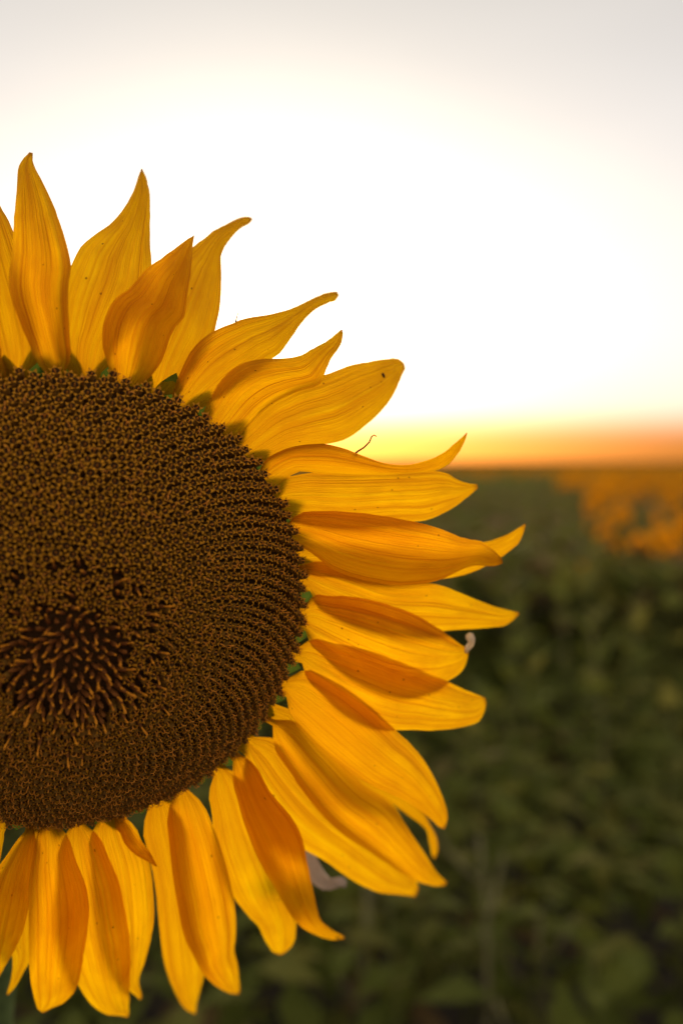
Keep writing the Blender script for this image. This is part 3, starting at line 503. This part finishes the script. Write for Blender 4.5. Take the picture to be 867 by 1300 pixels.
# disc florets -------------------------------------------------------------
mm = .001
def floret_open(seed, arms):
    """five-lobed corolla tube with a dark throat, an anther tip and, when ripe, two curled stigma arms"""
    r_ = random.Random(seed); b = MB(); rm = 1.12 + r_.uniform(-.1, .1); twist = r_.uniform(0, 6.28)
    ring = lambda rad, z, off=0: [(rad * math.cos(twist + 2 * math.pi * (k + off) / 5) * mm, rad * math.sin(twist + 2 * math.pi * (k + off) / 5) * mm, z * mm) for k in range(5)]
    V = ring(1.0, -6) + ring(1.45, -1.6) + ring(rm, 0); F = [(i * 5 + k, i * 5 + (k + 1) % 5, i * 5 + 5 + (k + 1) % 5, i * 5 + 5 + k) for i in (0, 1) for k in range(5)]
    b.add(V, F, 0)
    V = ring(rm, 0) + ring(rm * .98, .12, .5); tips = []
    for k in range(5):
        a = twist + 2 * math.pi * (k + .5) / 5; L = 2.1 + r_.uniform(-.25, .3); z = .40 + r_.uniform(-.35, .35); a += r_.uniform(-.12, .12)
        tips.append((L * math.cos(a) * mm, L * math.sin(a) * mm, z * mm))
    V += tips; b.add(V, [f for k in range(5) for f in ((k, 10 + k, 5 + k), (5 + k, 10 + k, (k + 1) % 5))], 1)
    V = ring(rm * .97, -.02) + [(0, 0, -1.4 * mm)]; b.add(V, [(k, (k + 1) % 5, 5) for k in range(5)], 2)
    ax, ay = r_.uniform(-.25, .25), r_.uniform(-.25, .25)
    b.add(*tube([(0, 0, -1.2 * mm), (ax * mm, ay * mm, .25 * mm), (ax * 1.3 * mm, ay * 1.3 * mm, .75 * mm)], [.30 * mm, .26 * mm, .10 * mm], 4), 3)
    if arms:
        th = r_.uniform(0, 6.28)
        for sg in (0, math.pi):
            t0 = th + sg + r_.uniform(-.4, .4); cx, cy = math.cos(t0), math.sin(t0); k = r_.uniform(.8, 1.25)
            b.add(*tube([((ax + cx * x * k) * mm, (ay + cy * x * k) * mm, z * mm) for x, z in ((0, .5), (.35, 1.05), (.95, 1.25), (1.5, .85), (1.6, .35))], [.17 * mm, .17 * mm, .15 * mm, .12 * mm, .06 * mm], 3, False), 3)
    return b
def floret_bud(seed):
    """unopened inner floret: dark closed bud, most with an orange anther tube pushed out of it"""
    r_ = random.Random(seed); b = MB()
    b.add(*tube([(0, 0, -4 * mm), (0, 0, -1 * mm), (0, 0, 0), (0, 0, .5 * mm)], [.6 * mm, .75 * mm, .5 * mm, .1 * mm], 5, False), 0)
    return b
def floret_anther(seed, L):
    r_ = random.Random(seed); b = floret_bud(seed); bx, by = r_.uniform(-.5, .5), r_.uniform(-.5, .5)
    w = r_.uniform(.85, 1.2)
    pts = [(0, 0, -.5 * mm), (bx * .3 * mm, by * .3 * mm, L * .45 * mm), (bx * .8 * mm, by * .8 * mm, L * .8 * mm), (bx * 1.2 * mm, by * 1.2 * mm, L * mm)]
    b.add(*tube(pts, [.24 * mm * w, .30 * mm * w, .44 * mm * w, .24 * mm * w], 6), 3)
    if r_.random() < .5:
        a = r_.uniform(0, 6.28)
        b.add(*tube([pts[2], (pts[3][0] + .6 * mm * math.cos(a), pts[3][1] + .6 * mm * math.sin(a), pts[3][2] + .5 * mm), (pts[3][0] + 1.1 * mm * math.cos(a), pts[3][1] + 1.1 * mm * math.sin(a), pts[3][2] + .2 * mm)], [.2 * mm, .18 * mm, .1 * mm], 3, False), 3)
    return b
FM = [M_tube, M_lobe, M_throat, M_stigma]; M_bud = solid('floret_bud', (.30, .095, .014), .8, 900, .3); FMi = [M_bud, M_lobe, M_throat, M_anther]
opens = [floret_open(i, False) for i in range(8)]; armed = [floret_open(20 + i, True) for i in range(8)]
anth = [floret_anther(50 + i, 1.8 + .6 * (i % 5)) for i in range(10)]; buds = [floret_bud(80 + i) for i in range(3)]
for lst, mats, nm in ((opens, FM, 'floret'), (armed, FM, 'floret'), (anth, FMi, 'floret'), (buds, FMi, 'floret')):
    for b in lst: b.me = b.mesh(nm, mats, smooth=False)
NF = 2250; GA = math.pi * (3 - math.sqrt(5)); items = []
RHc = Matrix(((HA.x, HB.x, HN.x), (HA.y, HB.y, HN.y), (HA.z, HB.z, HN.z)))
for i in range(NF):
    q = math.sqrt((i + .5) / NF) * 1.018; t = i * GA
    # equal spacing along the dome rather than across it
    jit = random.uniform(-.003, .003)
    q2 = q + jit; slope = DOME * 2.2 * q2 ** 1.2 / R
    rad = Vector((math.cos(t), math.sin(t), 0)); fl = rad * q2 - Vector((0, .07 * (1 - q2 * q2), 0)); pos = fl * R + Vector((0, 0, dome(fl.length) - .0002 + random.uniform(-.0004, .0004)))
    nrm = (Vector((0, 0, 1)) + rad * slope).normalized()
    lean = 0
    if q < .25 + random.gauss(0, .03):
        pick = random.choice(anth) if random.random() < (.5 + .35 * min(1, q / .15)) else random.choice(buds)
        lean = q / .26 * random.uniform(-.1, 1.0); sc_ = random.uniform(.85, 1.1)
    elif q < .42:
        pick = random.choice(armed) if random.random() < .65 else (random.choice(anth) if random.random() < .5 else random.choice(opens)); lean = random.uniform(0, .5); sc_ = random.uniform(.8, 1.0)
    else:
        pick = random.choice(armed) if random.random() < .55 - .45 * smooth01((rad.y * q + .25) / .7) else random.choice(opens); lean = random.uniform(.10, .34); sc_ = random.uniform(.84, .98) * (1 + .16 * smooth01(rad.y * q + .1))
    z = (nrm + rad * lean + Vector((random.uniform(-1, 1), random.uniform(-1, 1), 0)) * (.34 if q < .4 else .06)).normalized()
    x = z.orthogonal().normalized(); y = z.cross(x)
    Mx = Matrix(((x.x, y.x, z.x, pos.x), (x.y, y.y, z.y, pos.y), (x.z, y.z, z.z, pos.z), (0, 0, 0, 1))) @ Matrix.Rotation(random.uniform(0, 6.28), 4, 'Z') @ Matrix.Scale(sc_, 4)
    wp = HC + RHc @ pos; wn = RHc @ nrm; view = Vector((0, 0, 1.5)) - wp
    big = wn.dot(view.normalized()) / view.length_squared if wp.x / wp.y > -.36 else -1
    items.append((big, pick, Mx))
items.sort(key=lambda x: -x[0])
for big, b, Mx in items[:300]: link('floret', b.me, disc, Mx)
def merge(lst, mats, nm):
    vs_, fs_, ms_ = [], [], []; o = 0
    for _, b, Mx in lst:
        A = np.array(b.v); M_ = np.array(Mx); vs_.append(A @ M_[:3, :3].T + M_[:3, 3]); fs_ += [tuple(i + o for i in f) for f in b.f]; ms_ += b.m; o += len(b.v)
    me = bpy.data.meshes.new(nm); me.from_pydata(np.concatenate(vs_).tolist(), [], fs_)
    for m in mats: me.materials.append(m)
    me.polygons.foreach_set('material_index', ms_); me.update(); return me
inner = set(id(b) for b in anth + buds)
rest = items[300:]
tag(link('floret_mass', merge([x for x in rest if id(x[1]) not in inner], FM, 'floret_mass'), disc), kind='stuff')
tag(link('inner_floret_mass', merge([x for x in rest if id(x[1]) in inner], FMi, 'inner_floret_mass'), disc), 'orange pollen covered anthers in the centre of the disc', kind='stuff')

# big leaves low on the stem, and the papery dead one hanging behind the petals
for q, (z, az, L) in enumerate(((1.02, -2.2, .24), (.92, .4, .26), (.80, 2.6, .27), (.66, -.7, .25), (.5, 1.5, .25))):
    V, F = leaf_shape(L, L * .75, 12, 5, .5, .2, .02, q + 30); mb = MB(); mb.add(V, F, 0, Matrix.Translation((.09, 0, .03)))
    mb.add(*tube([(0, 0, 0), (.05, 0, .025), (.10, 0, .03)], [.006, .005, .004], 6), 0)
    link('leaf', mb.mesh('leaf', [M_leaf]), flower, Matrix.Translation((.005, .003, z)) @ Matrix.Rotation(az, 4, 'Z'))

# ------------------------------------------------------------------ weeds and unbloomed plants close behind
leafm = []
for q in range(6):
    V, F = leaf_shape(1, (.62, .5, .7, .42, .58, .3)[q], 8, 3, (.35, .6, .25, .5, .8, .4)[q], .22, .03, q + 60)
    mb = MB(); mb.add(V, F, 0, Matrix.Translation((.18, 0, .05)))
    mb.add(*tube([(0, 0, 0), (.1, 0, .045), (.22, 0, .055)], [.022, .018, .012], 4), 0)
    leafm.append([mb.mesh('leaf', [m]) for m in (M_leaf, M_leaf2, M_dryleaf)])
def stemmesh(h, r0, m, bend, seed):
    r_ = random.Random(seed); mb = MB(); bx, by = r_.uniform(-bend, bend), r_.uniform(-bend, bend)
    P = [(bx * (i / 7) ** 2 + r_.uniform(-.004, .004), by * (i / 7) ** 2 + r_.uniform(-.004, .004), -.03 + (h + .03) * i / 7) for i in range(8)]
    mb.add(*tube(P, [r0 * (1 - .6 * i / 7) for i in range(8)], 7)); return mb.mesh('stem', [m]), P
def plant_proto(seed, h):
    r_ = random.Random(seed); me, P = stemmesh(h, r_.uniform(.006, .010), M_weedstem if seed != 203 else M_drywood, .08, seed); L = []
    n = r_.randint(8, 12)
    for i in range(n):
        f = .28 + .72 * i / (n - 1); k = min(6, int(f * 7)); p = Vector(P[k]).lerp(Vector(P[k + 1]), f * 7 - k)
        s = r_.uniform(.11, .20) * (1.15 - .5 * f); dry = 2 if (f < .45 and r_.random() < .25) else (0 if r_.random() < .6 else 1)
        L.append((leafm[r_.randrange(6)][dry], Matrix.Translation(p) @ Matrix.Rotation(i * 2.4 + r_.uniform(-.4, .4), 4, 'Z') @ Matrix.Rotation(r_.uniform(-.75, .25) if f < .8 else r_.uniform(-1.1, -.3), 4, 'Y') @ Matrix.Scale(s, 4)))
    return me, L
protos = [plant_proto(200 + i, h) for i, h in enumerate((.95, 1.06, .86, 1.0, 1.12, .78, .90, 1.02))]
spots = []; tries = 0
while len(spots) < 205 and tries < 20000:
    tries += 1
    d = .78 + 6.4 * random.random() ** 1.25; x = random.uniform(-.42 * d - .12, .46 * d + .25)
    if (Vector((x, d)) - Vector((BASE.x, BASE.y))).length < .22: continue
    if x > .20 * d and d > 4.6: continue
    if any((x - a) ** 2 + (d - b) ** 2 < (.15 + .022 * d) ** 2 for a, b in spots): continue
    spots.append((x, d))
for i, (x, d) in enumerate(spots):
    me, L = protos[i % len(protos)]
    e_ = tag(empty('leafy_plant', (x, d, 0), random.uniform(0, 6.28)), 'blurred green leafy plant standing in the field behind the sunflower', 'plant', 'leafy plants behind the sunflower')
    near = smooth01((d - 1.2) / 1.9); e_.scale = (1, 1, random.uniform(.9, 1.08) * (.55 + .45 * near))
    link('stem', me, e_)
    for lm, Mx in L: link('leaf', lm, e_, Mx)

# bare dry stalks standing among the plants
for (x, y, h, lab) in ((.27, 1.75, .82, 'tall pale bare dry stalk with short side twigs among the leafy plants'), (.46, 1.95, .66, 'leaning pale dry stalk forked near its top among the leafy plants'), (.02, 1.9, .70, 'short pale dry stalk half hidden behind the golden petals')):
    e_ = tag(empty('dry_stalk', (x, y, 0), x * 9), lab, 'stalk', 'dry stalks in the field')
    lean = .16 if 'leaning' in lab else .03
    P = [Vector((lean * (i / 6) ** 1.5, .02 * math.sin(i), -.03 + (h + .03) * i / 6)) for i in range(7)]
    mb = MB(); mb.add(*tube(P, [.008 - .0006 * i for i in range(7)], 7)); link('stem', mb.mesh('stem', [M_drywood]), e_)
    for k, f in enumerate((.45, .62, .78, .9)):
        p = P[0].lerp(P[-1], f) if lean < .1 else P[min(5, int(f * 6))]; a = k * 2.3 + x
        mb = MB(); mb.add(*tube([p, p + Vector((.05 * math.cos(a), .05 * math.sin(a), .05)), p + Vector((.10 * math.cos(a), .10 * math.sin(a), .13 if k > 1 else .02))], [.005, .004, .002], 5)); link('twig', mb.mesh('twig', [M_drywood]), e_)

# ------------------------------------------------------------------ blooming sunflowers further off to the right
def head_meshes(seed):
    r_ = random.Random(seed); b = MB(); n = 22
    for k in range(n):
        a = 2 * math.pi * k / n + r_.uniform(-.08, .08); L = r_.uniform(.055, .075); w = .011; z = r_.uniform(-.01, .03); r0 = .024
        b.add([(r0, -w * .5, 0), (r0, w * .5, 0), (r0 + L * .5, -w, z * .5 + .004), (r0 + L * .5, w, z * .5 + .004), (r0 + L, 0, z)], [(0, 2, 3, 1), (2, 4, 3)], 0, Matrix.Rotation(a, 4, 'Z'))
    cor = b.mesh('corolla', [M_fieldpetal])
    b = MB(); V = []; F = []
    for r2, z in ((.034, -.008), (.034, .002), (.026, .006), (.012, .009)):
        V += [(r2 * math.cos(2 * math.pi * k / 14), r2 * math.sin(2 * math.pi * k / 14), z) for k in range(14)]
    for i in range(3):
        for k in range(14): F.append((i * 14 + k, i * 14 + (k + 1) % 14, i * 14 + 14 + (k + 1) % 14, i * 14 + 14 + k))
    F += [tuple(range(42, 56)), tuple(range(13, -1, -1))]
    b.add(V, F); return cor, b.mesh('flower_disc', [M_fielddisc])
heads = [head_meshes(i) for i in range(4)]
spots2 = []; tries = 0
while len(spots2) < 230 and tries < 20000:
    tries += 1
    d = 4.5 + 12 * random.random() ** .8; x = random.uniform(.25, .46) * d
    if any((x - a) ** 2 + (d - b) ** 2 < .18 ** 2 for a, b in spots2): continue
    spots2.append((x, d))
for i, (x, d) in enumerate(spots2):
    h = random.uniform(.96, 1.2); r_ = random.Random(i)
    e_ = tag(empty('field_sunflower', (x, d, 0), 0), 'small blurred yellow sunflower in the blooming patch at the field edge', 'sunflower', 'blooming sunflowers in the distance')
    sm, P = protos[i % len(protos)][0], None
    s_ = link('stem', sm, e_); s_.scale = (1.3, 1.3, h / (.95, 1.06, .86, 1.0, 1.12, .78, .90, 1.02)[i % 8])
    for k in range(6):
        f = .35 + .1 * k
        link('leaf', leafm[k][(k + i) % 2], e_, Matrix.Translation((0, 0, h * f)) @ Matrix.Rotation(k * 2.4 + i, 4, 'Z') @ Matrix.Rotation(r_.uniform(-.5, .2), 4, 'Y') @ Matrix.Scale(r_.uniform(.13, .2), 4))
    cor, dm = heads[i % 4]; top = s_.matrix_basis @ Vector(sm.vertices[7 * 7 + 3].co)
    az = r_.gauss(2.6, 1.0); z = Vector((math.sin(az), -math.cos(az), r_.uniform(-.25, .55))).normalized(); xx = z.orthogonal().normalized(); yy = z.cross(xx)
    hm = Matrix(((xx.x, yy.x, z.x, top.x + z.x * .02), (xx.y, yy.y, z.y, top.y + z.y * .02), (xx.z, yy.z, z.z, top.z + z.z * .02), (0, 0, 0, 1))) @ Matrix.Scale(r_.uniform(.6, .95), 4)
    hd = link('flower_disc', dm, e_, hm); link('corolla', cor, hd)

# ------------------------------------------------------------------ masses: green cover of the field, distant bloom
def scatter_leaves(name, n, dfun, xfun, zr, size, mats, kind_label):
    g = np.random.default_rng(len(name)); d = dfun(g, n); x = xfun(g, n, d); z = g.uniform(zr[0], zr[1], n)
    z = np.where(g.random(n) < .8, zr[1] - (zr[1] - zr[0]) * .25 * g.random(n), z)
    s = g.uniform(size[0], size[1], n) * (1 + d * .015); az = g.uniform(0, 2 * np.pi, n); el = g.uniform(-.9, .5, n)
    ux = np.stack([np.cos(az) * np.cos(el), np.sin(az) * np.cos(el), np.sin(el)], 1); uy = np.stack([-np.sin(az), np.cos(az), g.uniform(-.4, .4, n)], 1)
    c = np.stack([x, d, z], 1); S = s[:, None]; drop = np.array([0, 0, -1.])
    V = np.stack([c, c + ux * S * .45 + uy * S * .3, c + ux * S * .45 - uy * S * .3, c + ux * S + drop * S * .35], 1).reshape(-1, 3)
    k = np.arange(n) * 4; F = np.concatenate([np.stack([k, k + 2, k + 1], 1), np.stack([k + 1, k + 2, k + 3], 1)])
    me = bpy.data.meshes.new(name); me.from_pydata(V.tolist(), [], F.tolist())
    for m in mats: me.materials.append(m)
    mi = g.integers(0, len(mats), n); me.polygons.foreach_set('material_index', np.concatenate([mi, mi]).astype('i')); me.update()
    return tag(link(name, me), kind_label, 'foliage', kind='stuff')
wide = lambda g, n, d: g.uniform(-.55, .6, n) * d + g.uniform(-.5, .5, n)
scatter_leaves('leaf_cover', 26000, lambda g, n: 4.5 + 14 * g.random(n) ** .8, wide, (.35, 1.06), (.12, .22), [M_leaf, M_leaf2, M_leaf, M_leaf2, M_dryleaf], 'blurred green leaf cover of the middle field')
scatter_leaves('undergrowth', 5500, lambda g, n: 1.7 + 4.7 * g.random(n) ** .8, wide, (.05, .62), (.07, .15), [M_leaf, M_leaf2, M_leaf, M_leaf], 'dark low undergrowth between the leafy plants')
scatter_leaves('distant_leaf_cover', 26000, lambda g, n: 16 + 90 * g.random(n) ** 1.3, wide, (.5, 1.0), (.16, .3), [M_leaf, M_leaf2], 'far green leaf cover below the horizon')
# far flower heads as one mass
g = np.random.default_rng(5); n = 9000; d = 14 + 95 * g.random(n) ** 1.2; x = g.uniform(-.55, .6, n) * d; z = g.uniform(.92, 1.16, n)
az = g.normal(0, .9, n); el = g.uniform(-.2, .8, n)
zn = np.stack([np.sin(az) * np.cos(el), -np.cos(az) * np.cos(el), np.sin(el)], 1); xn = np.cross(zn, [0, 0, 1.]); xn /= np.linalg.norm(xn, axis=1)[:, None]; yn = np.cross(zn, xn)
keep = (x / d > .235 + .02 * np.sin(d)) | ((d > 34) & (g.random(n) < .6)); x, d, z, zn, xn, yn = x[keep], d[keep], z[keep], zn[keep], xn[keep], yn[keep]; n = len(x)
cc = np.stack([x, d, z], 1); V = [cc + zn * .015]; K = 12
for k in range(K):
    t = 2 * np.pi * k / K; rr = (.115 if k % 2 == 0 else .06) * g.uniform(.8, 1.2, n)[:, None]; V.append(cc + rr * (np.cos(t) * xn + np.sin(t) * yn))
for k in range(6):
    t = 2 * np.pi * k / 6; V.append(cc + zn * .012 + .05 * (np.cos(t) * xn + np.sin(t) * yn))
st = 1 + K + 6; V = np.stack(V, 1).reshape(-1, 3); o = np.arange(n) * st; F = []; MI = []
for k in range(K): F.append(np.stack([o, o + 1 + k, o + 1 + (k + 1) % K], 1)); MI.append(np.zeros(n, 'i'))
F.append(np.concatenate([np.stack([o + 13 + k, o + 13 + (k + 1) % 6, o + 13 + (k + 3) % 6], 1) for k in (0, 1, 2, 3, 4, 5)])); MI.append(np.ones(6 * n, 'i'))
me = bpy.data.meshes.new('distant_bloom'); me.from_pydata(V.tolist(), [], np.concatenate(F).tolist()); me.materials.append(M_fieldpetal); me.materials.append(M_fielddisc)
me.polygons.foreach_set('material_index', np.concatenate(MI)); me.update()
tag(link('distant_bloom', me), 'distant mass of yellow flower heads along the horizon', 'flowers', kind='stuff')
